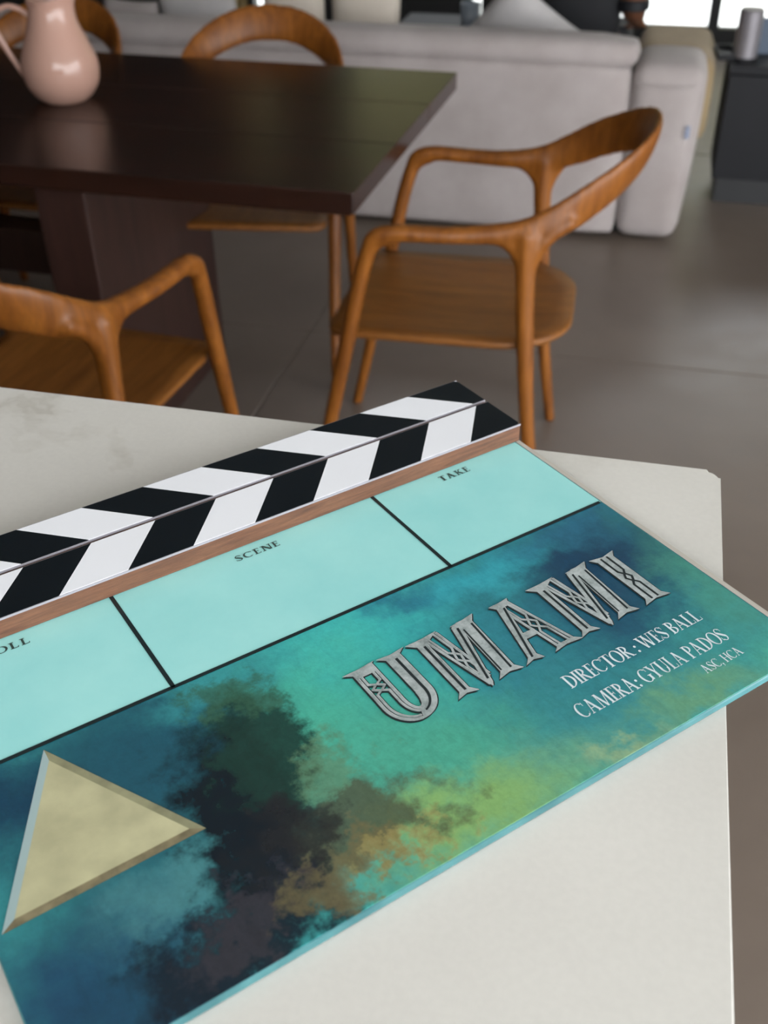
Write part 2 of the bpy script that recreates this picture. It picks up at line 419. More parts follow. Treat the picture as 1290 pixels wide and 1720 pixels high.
# ---- lettering: own serif capitals, cap height 1
TK, TN, SF, SK = .15, .055, .075, .04
def rect(x0, y0, x1, y1): return [(x0, y0), (x1, y0), (x1, y1), (x0, y1)]
def dg(xa, ya, xb, yb, w): return [(xa - w/2, ya), (xa + w/2, ya), (xb + w/2, yb), (xb - w/2, yb)]
def srf(x, y, w, s=None): s = SF if s is None else s; return rect(x - w/2 - s, y, x + w/2 + s, y + SK)
def stem(x, w=TK): return [rect(x - w/2, 0, x + w/2, 1), srf(x, 0, w), srf(x, 1 - SK, w)]
def ring(cx, cy, rx, ry, wx, wy, a0, a1, n=22):
    out = []
    for k in range(n):
        q = []
        for t, inner in ((k, 0), (k + 1, 0), (k + 1, 1), (k, 1)):
            a = math.radians(a0 + (a1 - a0) * t / n)
            q.append((cx + (rx - wx * inner) * math.cos(a), cy + (ry - wy * inner) * math.sin(a)))
        out.append(q)
    return out
def arm(x0, x1, y, tick, up):
    return [rect(x0, y, x1, y + SK), ([(x1 - SK, y), (x1, y), (x1 + .02, y + tick), (x1 - .01, y + tick)] if up else [(x1 - SK, y + SK), (x1, y + SK), (x1 + .02, y + SK - tick), (x1 - .01, y + SK - tick)])]
def G(ch):
    h = SF
    if ch == 'A': return [dg(.06+h, 0, .38, 1, TN), dg(.62+h, 0, .36, 1, TK), rect(.2, .32, .58, .32+SK), srf(.07+h, 0, TN), srf(.62+h, 0, TK)], .82+h
    if ch == 'B': return stem(h+.08) + ring(h+.1, .76, .36, .24, .13, SK, -90, 90) + ring(h+.1, .27, .42, .27, .14, SK, -90, 90) , .62
    if ch == 'C': return ring(.42, .5, .42, .51, .15, SK, 48, 312) + [[(.70, .70), (.73, .70), (.73, 1.0), (.68, .88)], [(.70, .20), (.75, .28), (.70, .12)]], .78
    if ch == 'D': return stem(h+.08) + ring(h+.1, .5, .56, .5, .15, SK, -90, 90), .76
    if ch == 'E': return stem(h+.08) + arm(h, .52, 0, .22, True) + arm(h, .49, 1-SK, .2, False) + [rect(h, .49, .40, .49+SK), rect(.38, .40, .41, .62)], .58
    if ch == 'G': return ring(.42, .5, .42, .51, .15, SK, 48, 325) + [[(.70, .70), (.73, .70), (.73, 1.0), (.68, .88)], rect(.62, .06, .62+TK, .42), srf(.7, .42, TK)], .86
    if ch == 'H': return stem(h+.08) + stem(.66) + [rect(h+.08, .48, .66, .48+SK)], .82
    if ch == 'I': return stem(h+.08), .31
    if ch == 'K': return stem(h+.08) + [dg(h+.16, .42, .60, 1, TN), dg(.66, 0, .30, .58, TK), srf(.60, 1-SK, TN), srf(.67, 0, TK)], .84
    if ch == 'L': return stem(h+.08) + arm(h, .54, 0, .26, True), .60
    if ch == 'M': return [dg(h+.04, 0, h+.1, 1, TN), dg(.50, 0, h+.14, 1, TK), dg(.50, 0, .86, 1, TN), dg(.94, 0, .88, 1, TK), srf(h+.04, 0, TN), srf(.94, 0, TK), srf(h+.09, 1-SK, TN, .05), srf(.90, 1-SK, TN, .07)], 1.1
    if ch == 'N': return [rect(h+.02, 0, h+.02+TN, 1), dg(.68, 0, h+.06, 1, TK), rect(.68, 0, .68+TN, 1), srf(h+.05, 0, TN), srf(.70, 1-SK, TN), srf(h+.03, 1-SK, TN)], .84
    if ch == 'O': return ring(.42, .5, .42, .51, .15, SK, 0, 360, 40), .84
    if ch == 'P': return stem(h+.08) + ring(h+.1, .73, .40, .27, .14, SK, -90, 90), .60
    if ch == 'R': return stem(h+.08) + ring(h+.1, .74, .38, .26, .14, SK, -90, 90) + [dg(.62, 0, .28, .52, TK), srf(.64, 0, TK, .06)], .74
    if ch == 'S': return ring(.27, .745, .24, .265, .10, SK, 30, 200) + ring(.28, .265, .26, .275, .11, SK, -150, 20) + [[(.05, .62), (.16, .76), (.53, .36), (.43, .22)], [(.47, .70), (.50, .70), (.50, .98), (.46, .88)], [(.02, .32), (.05, .32), (.06, .12), (.02, .02)]], .58
    if ch == 'T': return [rect(.34-TK/2, 0, .34+TK/2, 1), srf(.34, 0, TK), rect(.02, 1-SK, .66, 1), [(.02, 1), (.05, 1), (.03, .74), (0, .74)], [(.63, 1), (.66, 1), (.68, .74), (.65, .74)]], .68
    if ch == 'U': return [rect(h, .35, h+TK, 1), srf(h+TK/2, 1-SK, TK), rect(.62, .35, .62+TN, 1), srf(.65, 1-SK, TN)] + ring(h+.3, .36, .30, .37, .14, SK, 180, 360), .80
    if ch == 'W': return [dg(.34, 0, .10, 1, TK), dg(.34, 0, .56, 1, TN), dg(.78, 0, .54, 1, TK), dg(.80, 0, 1.0, 1, TN), srf(.10, 1-SK, TK), srf(.53, 1-SK, TK), srf(1.0, 1-SK, TN)], 1.12
    if ch == 'Y': return [rect(.36-TK/2, 0, .36+TK/2, .46), srf(.36, 0, TK), dg(.36, .42, .10, 1, TK), dg(.38, .42, .64, 1, TN), srf(.10, 1-SK, TK), srf(.64, 1-SK, TN)], .76
    if ch == ':': return ring(.12, .10, .09, .09, .0901, .0901, 0, 360, 12) + ring(.12, .52, .09, .09, .0901, .0901, 0, 360, 12), .26
    if ch == ',': return ring(.12, .08, .08, .08, .0801, .0801, 0, 360, 12) + [[(.12, .06), (.20, .08), (.10, -.2), (.06, -.18)]], .26
    return [], .30
def lettering(name, text, u0, u1, vbase, cap, mat, track=.06, z=ZI + .00005):
    x = 0.; polys = []
    for ch in text:
        ps, w = G(ch); polys += [[(px + x, py) for px, py in p] for p in ps]; x += w + track
    x -= track; k = (u1 - u0) / x
    bm = bmesh.new()
    for i, p in enumerate(polys):
        q = []
        for px, py in p:
            if not q or (abs(px - q[-1][0]) + abs(py - q[-1][1])) > 1e-5: q.append((px, py))
        f = bm.faces.new([bm.verts.new(L(u0 + px * k, vbase - py * cap, z + i * 6e-7)) for px, py in q])
        f.normal_update()
        if f.normal.z < 0: f.normal_flip()
    me = bpy.data.meshes.new(name); bm.to_mesh(me); bm.free()
    return obj(name, me, mat, slate)
TK, TN, SF, SK = .22, .10, .085, .085
lettering('take_lettering', 'TAKE', -.187, -.127, .0275, .0145, M['ink_grey'], .10)
lettering('scene_lettering', 'SCENE', -.570, -.495, .0288, .0135, M['ink_grey'], .10)
lettering('roll_lettering', 'ROLL', -.955, -.888, .0288, .0140, M['ink_grey'], .12)
TK, TN, SF, SK = .16, .06, .075, .045
lettering('director_lettering', 'DIRECTOR : WES BALL', -.329, -.085, .5120, .0240, M['credit'], .0)
lettering('camera_lettering', 'CAMERA: GYULA PADOS', -.352, -.084, .5605, .0250, M['credit'], .0)
lettering('society_lettering', 'ASC, HCA', -.1625, -.0905, .5905, .0155, M['credit'], .0)

# ---- big carved title
def silver():
    t = NT('carved_silver_print'); v = t.co((1 / HS, 1 / HS, 1)); n = t.noise(v, 45., 6, .7); n2 = t.noise(v, 160., 4, .6)
    c = t.ramp(n.outputs[0], [(.28, '#76817f'), (.5, '#a9b2b1'), (.75, '#c6cccc')])
    t.set(Base_Color=t.mix(.3, c, t.ramp(n2.outputs[0], [(.35, (.5, .5, .5)), (.6, (1, 1, 1))]), 'MULTIPLY'), Roughness=.3, Coat_Weight=.2)
    return t.m
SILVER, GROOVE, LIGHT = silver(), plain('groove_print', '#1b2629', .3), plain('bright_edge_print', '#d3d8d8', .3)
CAP, VBASE = .121, .4465
def tl_stem(xa, xb, w, top=True, bot=True, s=.09, fl=.09):
    """flared stem from (xa,0) to (xb,1)"""
    def at(t): return xa + (xb - xa) * t
    p = []
    if bot: p += [(at(0) - w/2 - s, 0), (at(0), .035), (at(0) + w/2 + s, 0), (at(fl) + w/2, fl)]
    else: p += [(at(0) - w/2, 0), (at(0) + w/2, 0)]
    if top: p += [(at(1-fl) + w/2, 1-fl), (at(1) + w/2 + s, 1), (at(1), .965), (at(1) - w/2 - s, 1), (at(1-fl) - w/2, 1-fl)]
    else: p += [(at(1) + w/2, 1), (at(1) - w/2, 1)]
    if bot: p += [(at(fl) - w/2, fl)]
    return p
def zline(a0, a1, b0, b1, ts, sgn, w, amp=1.):
    """zigzag between two rails: rail a (a0->a1) and rail b (b0->b1); lines cross as a chain of diamonds"""
    out, pts = [], []
    for t, o in ts:
        a = Vector(a0).lerp(Vector(a1), t); b = Vector(b0).lerp(Vector(b1), t); m = (a + b) / 2
        pts.append(m + (b - m) * o * amp * sgn)
    for p, q in zip(pts, pts[1:]):
        d = (q - p).normalized(); n = Vector((-d.y, d.x)) * w / 2; e = d * w * .3
        out.append([tuple(p - e + n), tuple(p - e - n), tuple(q + e - n), tuple(q + e + n)])
    return out
ZT_ = [(.0, .62), (.34, .62), (.41, .05), (.50, .62), (.59, .05), (.66, .62), (1., .62)]
def bar(x0, y0, x1, y1, w): return dg(x0, y0, x1, y1, w)
def ring2(c0, r0, c1, r1, a0, a1, n=18):
    out = []
    for k in range(n):
        A, B = (math.radians(a0 + (a1 - a0) * t / n) for t in (k, k + 1))
        out.append([(c0[0] + r0[0]*math.cos(A), c0[1] + r0[1]*math.sin(A)), (c0[0] + r0[0]*math.cos(B), c0[1] + r0[1]*math.sin(B)),
                    (c1[0] + r1[0]*math.cos(B), c1[1] + r1[1]*math.sin(B)), (c1[0] + r1[0]*math.cos(A), c1[1] + r1[1]*math.sin(A))])
    return out
def title():
    face, groove = [], []
    def put(polys, u0, dst):
        for p in polys: dst.append([(u0 + x * CAP, VBASE - y * CAP) for x, y in p])
    def decor(a0, a1, b0, b1, u, rw=.034, zw=.025, o=1.):
        put([bar(*a0, *a1, rw), bar(*b0, *b1, rw)], u, face)
        for sg in (1, -1): put(zline(a0, a1, b0, b1, ZT_, sg, zw, o), u, face)
    # U
    u = -.566
    put([[(-.01, .985), (.10, .925), (.20, .985)], [(.20, .985), (.28, .93), (.41, 1.01)], rect(.097, .86, .378, .985),
         [(.44, 1.0), (.53, .93), (.60, .985)], [(.63, .985), (.70, .93), (.81, 1.01)], rect(.53, .87, .72, .985)], u, face)
    decor((.115, .34), (.115, .92), (.360, .34), (.360, .92), u)
    put(ring2((.41, .345), (.313, .358), (.41, .345), (.279, .324), 180, 266), u, face)
    put(ring2((.45, .345), (.108, .225), (.45, .345), (.074, .191), 180, 266), u, face)
    put(ring2((.41, .345), (.261, .313), (.41, .345), (.236, .289), 180, 266), u, face)
    put(ring2((.45, .345), (.150, .262), (.45, .345), (.125, .238), 180, 266), u, face)
    put(ring2((.41, .345), (.31, .355), (.45, .345), (.074, .191), 266, 360), u, face)
    put([rect(.53, .34, .72, .93)], u, face)
    put(ring2((.41, .345), (.25, .29), (.42, .345), (.205, .265), 285, 360), u, groove); put([rect(.625, .34, .66, .90)], u, groove)
    def em(u):
        put([tl_stem(.135, .155, .125, top=False, s=.075), [(-.02, 1.0), (.10, .90), (.22, .90), (.42, 1.02), (.2, 1.0)]], u, face)
        put([bar(.150, .08, .168, .88, .032)], u, groove)
        decor((.218, .95), (.425, .0), (.405, 1.0), (.515, .14), u, rw=.030, zw=.023, o=.9)
        put([[(.435, -.04), (.395, .08), (.60, .96), (.72, .96), (.47, .02)], tl_stem(.72, .785, .185, top=False, s=.075), [(.60, .985), (.69, .90), (.87, .92), (.95, 1.03), (.78, 1.0)]], u, face)
        put([bar(.455, .08, .66, .92, .030), bar(.775, .08, .845, .90, .028), bar(.655, .1, .705, .86, .022)], u, groove)
    em(-.4635); em(-.2520)
    # A
    u = -.3500
    put([tl_stem(.12, .375, .115, top=False, s=.07), [(.23, 1.0), (.31, .91), (.46, .91), (.52, 1.02), (.37, 1.0)], rect(.27, .335, .44, .43)], u, face)
    put([bar(.135, .07, .385, .90, .030)], u, groove)
    decor((.485, .05), (.340, .90), (.715, .05), (.475, 1.0), u, rw=.030, zw=.023, o=.92)
    put([[(.40, -.01), (.50, .07), (.72, .07), (.81, -.005), (.60, .02)]], u, face)
    # I
    u = -.1290; put([tl_stem(.18, .18, .25, s=.07)], u, face)
    for sg in (1, -1): put(zline((.07, .06), (.07, .94), (.29, .06), (.29, .94), ZT_, sg, .03, .7), u, groove)
    return face, groove
def layer(name, polys, mat, z, du=0., dv=0., grow=1.0):
    bm = bmesh.new()
    for i, p in enumerate(polys):
        c = (sum(q[0] for q in p) / len(p), sum(q[1] for q in p) / len(p))
        vs = [bm.verts.new(L(c[0] + (x - c[0]) * grow + du, c[1] + (y - c[1]) * grow + dv, z + i * 6e-7)) for x, y in p]
        f = bm.faces.new(vs); f.normal_update()
        if f.normal.z < 0: f.normal_flip()
    bmesh.ops.triangulate(bm, faces=bm.faces)
    me = bpy.data.meshes.new(name); bm.to_mesh(me); bm.free()
    return obj(name, me, mat, slate)
tf, tg = title()
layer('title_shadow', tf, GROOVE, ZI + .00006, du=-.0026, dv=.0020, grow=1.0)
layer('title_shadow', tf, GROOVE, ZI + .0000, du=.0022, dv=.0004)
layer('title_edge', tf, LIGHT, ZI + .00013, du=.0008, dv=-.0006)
layer('title_lettering', tf, SILVER, ZI + .00024)
layer('title_inlay', tg, GROOVE, ZI + .00040)

# ---- the two wooden sticks of the clapper
BT = .036 * HS; LAM = .0016
def stick(v0, v1, shift_near, name, label):
    """v0 = far edge, v1 = near edge; stripes are laminate pieces on a wooden stick"""
    a, b = L(UL, v1), L(.0005, v0)
    st = obj(name, boxm(a.x, a.y, PT + .0001, b.x, b.y, PT + BT - LAM, bev=.0006, seg=1), M['stick'], slate, label=label)
    g = .0012                                            # laminate set back a hair
    edges = [-.0270 - .1032 * k for k in range(-1, 12)]
    zt0, zt1 = PT + BT - LAM, PT + BT
    for k in range(len(edges) - 1):
        ur_s, ul_s = edges[k], edges[k + 1]               # at the seam
        poly = []
        for (ua, va) in ((ul_s, 0), (ur_s, 0), (ur_s + shift_near, 1), (ul_s + shift_near, 1)):
            poly.append((ua, va))
        # clip to u range
        vs_, vf_ = (v1 - g, v0 + g) if shift_far[name] else (v0 + g, v1 - g)
        pts = [(u_, vs_ if w_ == 0 else vf_) for u_, w_ in poly]
        pts = clip(pts, UL + .001, -.0005)
        if len(pts) < 3: continue
        bm = bmesh.new(); lo = [bm.verts.new(L(x, y, zt0)) for x, y in pts]; hi = [bm.verts.new(L(x, y, zt1)) for x, y in pts]
        bm.faces.new(lo); bm.faces.new(hi); n = len(pts)
        for i in range(n): bm.faces.new((lo[i], lo[(i+1) % n], hi[(i+1) % n], hi[i]))
        obj('black_stripe' if k % 2 == 0 else 'white_stripe', bm, M['black_print'] if k % 2 == 0 else M['white_print'], st)
    for nm, (va, vb) in (('edge_strip', (v1 - g, v1 + .0002)), ('edge_strip', (v0 - .0002, v0 + g))):
        p, q = L(UL, vb), L(.0005, va)
        obj(nm, boxm(p.x, p.y, zt0, q.x, q.y, zt1 - .0002), M['bevel'], st)
def clip(pts, lo, hi):
    for lim, sgn in ((lo, 1), (hi, -1)):
        out = []
        for (p, q) in zip(pts, pts[1:] + pts[:1]):
            ip, iq = (p[0] - lim) * sgn >= 0, (q[0] - lim) * sgn >= 0
            if ip: out.append(p)
            if ip != iq:
                t = (lim - p[0]) / (q[0] - p[0]); out.append((lim, p[1] + (q[1] - p[1]) * t))
        pts = out
        if len(pts) < 3: return []
    return pts
shift_far = {'lower_stick': False, 'upper_stick': True}
stick(-.0935, 0., -.081, 'lower_stick', 'fixed lower stick with slanted black and white stripes')
stick(-.1895, -.1010, -.083, 'upper_stick', 'hinged upper stick with opposite slanted stripes')

# ================================================================= DINING TABLE
tb = thing('dining_table', 'dark walnut rectangular dining table with the pink pitcher on it', 'table', (-1.695, 2.465, 0), math.radians(-1.7))
TX0, TX1, TY0, TY1 = -1.18, 1.17, -.48, .48
ypl = [TY0, -.16, .16, TY1]
top = obj('tabletop', boxm(TX0 + .01, TY0 + .01, .700, TX1 - .01, TY1 - .01, .742), M['table'], tb)
for a_, b_ in zip(ypl, ypl[1:]):
    obj('plank', boxm(TX0, a_ + .0006, .706, TX1, b_ - .0006, .75, bev=.0025, seg=2), M['table'], top)
obj('slab_leg', boxm(.44, -.44, 0, .56, .18, .700, bev=.004), M['slab'], tb)
obj('slab_leg', boxm(-.66, -.18, 0, -.54, .44, .700, bev=.004), M['slab'], tb)
obj('stretcher', boxm(-.54, -.05, .30, .44, .05, .42, bev=.003), M['slab'], tb)

# ================================================================= DINING CHAIR (front = +y)
def ease(a, b, t): return a + (b - a) * t
def make_chair(label):
    t = thing('dining_chair', label, 'chair', (0, 0, 0), 0, 'curved wooden armchairs round the table')
    # rail: knee, arm, junction, back
    half = [(.252, .105, .640, .0165, .0165), (.254, .092, .668, .0180, .018), (.253, .05, .680, .020, .018), (.246, -.04, .679, .021, .0175), (.235, -.12, .681, .021, .020),
            (.230, -.20, .689, .018, .028), (.218, -.265, .714, .0145, .037), (.190, -.325, .750, .013, .043), (.140, -.378, .782, .0125, .047), (.075, -.412, .804, .012, .050), (0, -.422, .811, .012, .051)]
    full = half + [(-x, y, z, a, b) for x, y, z, a, b in half[-2::-1]]
    pts = catmull([p[:3] for p in full], 6); rad = catmull([(p[3], p[4], 0) for p in full], 6)
    bm = bmesh.new(); refs = []
    for p in pts:
        k = min(1., max(0., (-.12 - p.y) / .25)); out = Vector((p.x * .5, p.y, 0)).normalized() * (-.32 * k); refs.append((Vector((0, 0, 1)) - out).normalized())
    tube(bm, pts, [(r.x, r.y) for r in rad], 16, refs)
    for s in (1, -1):
        fp = catmull([(s*.253, .060, .674), (s*.2535, .096, .655), (s*.2510, .116, .605), (s*.2485, .134, .53), (s*.246, .196, .25), (s*.248, .252, -.004)], 8)
        n_ = len(fp) - 1; tube(bm, fp, [.0178 if q.z > .45 else ease(.0142, .0182, max(0, q.z) / .45) for q in fp], 16)
        rp = catmull([(s*.231, -.205, .690), (s*.2325, -.204, .65), (s*.2335, -.206, .60), (s*.2355, -.213, .48), (s*.240, -.234, .25), (s*.245, -.270, -.004)], 8)
        tube(bm, rp, [ease(.0200, .0245, (q.z - .56) / .13) if q.z > .56 else ease(.0142, .0202, max(0, q.z) / .56) for q in rp], 16)
        for e in (1, -1):                                      # webs of the Y joint
            q = catmull([(s*.2345, -.207, .575), (s*.2330, -.206 + e*.010, .632), (s*(.2325 + .001*e), -.206 + e*.040, .668 if e > 0 else .683), (s*(.234 if e > 0 else .222), -.206 + e*.085, .681 if e > 0 else .715)], 5)
            tube(bm, q, [ease(.0170, .0150, i / (len(q) - 1)) for i in range(len(q))], 12)
    whole = remeshed(bm, .0055, 14)
    def cut(sel):
        b = bmesh.new(); b.from_mesh(whole)
        bmesh.ops.delete(b, geom=[f for f in b.faces if not sel(f.calc_center_median())], context='FACES')
        bmesh.ops.delete(b, geom=[v for v in b.verts if not v.link_faces], context='VERTS')
        for v in b.verts: v.co.z = max(v.co.z, 0.)
        me = bpy.data.meshes.new('part'); b.to_mesh(me); b.free(); return me
    obj('arm_rail', cut(lambda c: c.z > .57), M['chair'], t, smooth=True)
    for s in (1, -1):
        for fr in (True, False):
            obj('leg', cut(lambda c: c.z <= .57 and c.x * s > 0 and (c.y > -.03) == fr), M['chair'], t, smooth=True)
    # seat: thin dished board, straight front, rounded back
    bm = bmesh.new(); out = []
    hw, yf, yb = .2265, .205, -.305
    out += [(-hw + .03, yf), (hw - .03, yf)]
    out += [(hw - .009, yf - .009), (hw, yf - .03)]
    for k in range(13):
        a = k / 12 * PI / 2; out.append((hw - .155 + .155 * math.cos(a), yb + .155 - .155 * math.sin(a)))
    for k in range(13):
        a = (1 - k / 12) * PI / 2; out.append((-hw + .155 - .155 * math.cos(a), yb + .155 - .155 * math.sin(a)))
    out += [(-hw, yf - .03), (-hw + .009, yf - .009)]
    def dish(x, y): return .448 - .012 * max(0, 1 - (x/.23)**2) * max(0, 1 - ((y+.05)/.26)**2)
    rings = []
    for sc, dz in ((.985, -.016), (1., -.012), (1., -.004), (.985, 0), (.85, 0), (.65, 0), (.42, 0), (.2, 0)):
        rings.append([bm.verts.new((x*sc, (y+.05)*sc - .05, (.448 + dz) if sc > .9 else dish(x*sc, (y+.05)*sc - .05))) for x, y in out])
    n = len(out)
    for r0, r1 in zip(rings, rings[1:]):
        for k in range(n): bm.faces.new((r0[k], r0[(k+1) % n], r1[(k+1) % n], r1[k]))
    bm.faces.new(rings[0]); bm.faces.new(rings[-1])
    seat = obj('seat', bm, M['seat'], t, smooth=True)
    return t
ch = make_chair('oak armchair at the table end, its back turned to the grey sofa')
ch.location = (-.416, 2.198, 0); ch.rotation_euler.z = PI / 2 + .045
for lab, x, y, rz in (('oak armchair nearest the island, cut off by the left frame edge', -1.055, 1.675, -.085),
                      ('oak armchair behind the table, between table and sofa, right of the pitcher', -1.035, 2.70, PI + .15),
                      ('oak armchair behind the table, mostly hidden by the pink pitcher', -1.74, 2.72, PI)):
    c = copy_tree(ch); c.location = (x, y, 0); c.rotation_euler.z = rz; c['label'] = lab

# ================================================================= PITCHER
pit = thing('pitcher', 'glossy pale pink ceramic pitcher on the dark table', 'pitcher', (-1.405, 2.455, .75))
def pitcher_body():
    bm = bmesh.new()
    po = [(.055, 0), (.066, .004), (.085, .022), (.101, .050), (.107, .085), (.104, .115), (.092, .150), (.077, .185), (.066, .215), (.060, .240), (.060, .256), (.064, .272)]
    prof = [(p.x, p.y) for p in catmull([(r, z, 0) for r, z in po], 4)]
    prof += [(r - .005, z) for r, z in reversed(prof[6:])]
    prof.append((.05, .02))
    lathe(bm, prof, 56)
    d = Vector((.95, .30))                                   # spout direction
    for v in bm.verts:
        k = max(0, (v.co.z - .20) / .075); r = Vector((v.co.x, v.co.y))
        if k > 0 and r.length > 1e-4:
            c = max(0, r.normalized().dot(d.normalized())); v.co.z += .022 * k * k * c**2; q = d.normalized() * (.020 * k * k * c**6)
            v.co.x += q.x; v.co.y += q.y
    return bm
pit.scale = (.86, .86, .85)
obj('body', pitcher_body(), M['pink'], pit, smooth=True)
hd = Vector((-.955, -.295, 0)).normalized()
hp = catmull([hd*.062 + Vector((0, 0, .228)), hd*.085 + Vector((0, 0, .245)), hd*.118 + Vector((0, 0, .252)), hd*.150 + Vector((0, 0, .232)), hd*.158 + Vector((0, 0, .195)), hd*.142 + Vector((0, 0, .150)), hd*.118 + Vector((0, 0, .098)), hd*.100 + Vector((0, 0, .064))], 7)
bm = bmesh.new(); tube(bm, hp, [(.0085, .0075)] * len(hp), 12); obj('handle', bm, M['pink'], pit, smooth=True)

# ================================================================= SOFA
def soft(bm, x0, y0, z0, x1, y1, z1, r, bulge=.012, cuts=7):
    """rounded box, slightly inflated"""
    n = 14; cx, cy, cz = (x0+x1)/2, (y0+y1)/2, (z0+z1)/2; hx, hy, hz = (x1-x0)/2, (y1-y0)/2, (z1-z0)/2
    bmesh.ops.create_cube(bm, size=2.0)
    bmesh.ops.subdivide_edges(bm, edges=bm.edges[:], cuts=cuts, use_grid_fill=True)
    vs = bm.verts[:]
    for v in vs:
        p = v.co.copy()
        # push samples toward the edges so the rounding gets resolution
        w = Vector([math.copysign(1 - (1 - abs(c))**1.7, c) for c in p])
        q = Vector((w.x * hx, w.y * hy, w.z * hz))
        inn = Vector((max(-hx + r, min(hx - r, q.x)), max(-hy + r, min(hy - r, q.y)), max(-hz + r, min(hz - r, q.z))))
        d = q - inn
        if d.length > 1e-9: q = inn + d.normalized() * r if d.length > r * .2 else q
        ax = max(range(3), key=lambda i: abs(w[i])); o1, o2 = [i for i in range(3) if i != ax]
        q[ax] += math.copysign(bulge * (1 - w[o1]**2) * (1 - w[o2]**2), w[ax])
        v.co = Vector((cx, cy, cz)) + q
sofa = thing('sofa', 'large pale grey linen sofa with its back to the dining table', 'sofa', (0, 0, 0))
bm = bmesh.new(); soft(bm, -2.60, 3.752, .018, -.082, 3.925, .585, .02, .008); obj('back_panel', bm, M['sofa'], sofa, smooth=True)
bm = bmesh.new(); soft(bm, -2.60, 3.753, .572, -.066, 3.93, .664, .045, .005); obj('back_bolster', bm, M['sofa'], sofa, smooth=True)
bm = bmesh.new(); soft(bm, -.076, 3.752, .018, .150, 4.09, .592, .045, .014, cuts=11)
for v in bm.verts: v.co.x += (v.co.z - .3) * .05 * max(0, (v.co.x + .076) / .22)
obj('arm', bm, M['sofa'], sofa, smooth=True)
bm = bmesh.new(); soft(bm, -.074, 4.095, .018, .15, 4.66, .48, .03, .01); obj('arm_rear', bm, M['sofa'], sofa, smooth=True)
bm = bmesh.new(); tube(bm, catmull([(-.07, 3.745, .545), (0, 3.739, .538), (.08, 3.741, .536), (.14, 3.752, .542)], 4), [.003] * 13, 6); obj('piping', bm, M['sofa'], sofa, smooth=True)
bm = bmesh.new(); soft(bm, -2.60, 3.935, .018, -.09, 4.66, .305, .03, .005); obj('seat_base', bm, M['sofa'], sofa, smooth=True)
bm = bmesh.new(); soft(bm, -.085, 4.10, .25, .20, 4.68, .545, .05, .01); obj('arm_cover', bm, M['tan'], sofa, smooth=True, label='tan fabric cover over the rear of the arm')
obj('plinth', boxm(-2.50, 3.86, 0, .04, 4.55, .03), M['black'], sofa)
obj('care_label', boxm(.118, 3.738, .375, .132, 3.7445, .415), M['label'], sofa)

def cushion(label, cx, cy, cz, w, h, th, mat, tilt=0., roll=0., yaw=0., group=None):
    bm = bmesh.new(); n = 16; tops, bots = {}, {}
    for i in range(n + 1):
        for j in range(n + 1):
            a, b = i / n * 2 - 1, j / n * 2 - 1
            e = (1 - abs(a)**2.6) * (1 - abs(b)**2.6); k = 1 - .05 * (1 - abs(a)**2) * abs(b)**4 ; k2 = 1 - .05 * (1 - abs(b)**2) * abs(a)**4
            z = th / 2 * max(0, e)**.55
            x, y = a * w / 2 * k2, b * h / 2 * k
            tops[i, j] = bm.verts.new((x, -z, y)); edge = i in (0, n) or j in (0, n)
            bots[i, j] = tops[i, j] if edge else bm.verts.new((x, z, y))
    for i in range(n):
        for j in range(n):
            bm.faces.new((tops[i, j], tops[i+1, j], tops[i+1, j+1], tops[i, j+1]))
            bm.faces.new((bots[i, j], bots[i, j+1], bots[i+1, j+1], bots[i+1, j]))
    o = obj('cushion', bm, mat, None, smooth=True); o.location = (cx, cy, cz)
    o.rotation_euler = (Matrix.Rotation(yaw, 3, 'Z') @ Matrix.Rotation(tilt, 3, 'X') @ Matrix.Rotation(roll, 3, 'Y')).to_euler()
    return tag(o, label, 'cushion', group)
GC = 'cushions leaning on the sofa back'
cushion('pale grey cushion standing cornerwise beside the seated person', -.50, 4.15, .560, .38, .38, .12, M['cushion_grey'], tilt=.40, roll=math.radians(40), group=GC)
cushion('beige cushion in the middle of the sofa, beside the dark gap', -1.075, 4.125, .015 + 0.530, .265, .46, .12, M['cushion_beige'], tilt=.12, roll=.05, group=GC)
cushion('beige cushion behind the chair back, beside the bright window slit', -1.345, 4.125, .015 + 0.530, .245, .46, .12, M['cushion_beige'], tilt=.12, group=GC)
cushion('wide grey cushion behind the table, left of the bright window slit', -1.72, 4.125, .015 + 0.510, .32, .42, .12, M['cushion_grey'], tilt=.14, roll=-.05, group=GC)
cushion('small pale grey cushion just right of the pink pitcher', -2.01, 4.125, .015 + 0.480, .23, .36, .12, M['sofa'], tilt=.14, roll=.06, group=GC)

# small cup on the sofa back's far side table
st_ = thing('side_table', 'small black side table behind the sofa, carrying the grey cup', 'side table', (-.92, 5.0, 0))
obj('table_top', boxm(-.22, -.2, .42, .22, .2, .45, bev=.004), M['black'], st_)
for sx in (-1, 1):
    for sy in (-1, 1): obj('leg', boxm(sx*.19 - .012, sy*.17 - .012, 0, sx*.19 + .012, sy*.17 + .012, .42), M['black'], st_)
cup = bmesh.new(); lathe(cup, [(.034, 0), (.040, .006), (.044, .10), (.041, .10), (.036, .012)], 28)
cp = obj('cup', cup, M['ceramic'], None, smooth=True); cp.location = (-.815, 4.93, .45); tag(cp, 'small blue-grey cup seen just over the sofa back', 'cup')

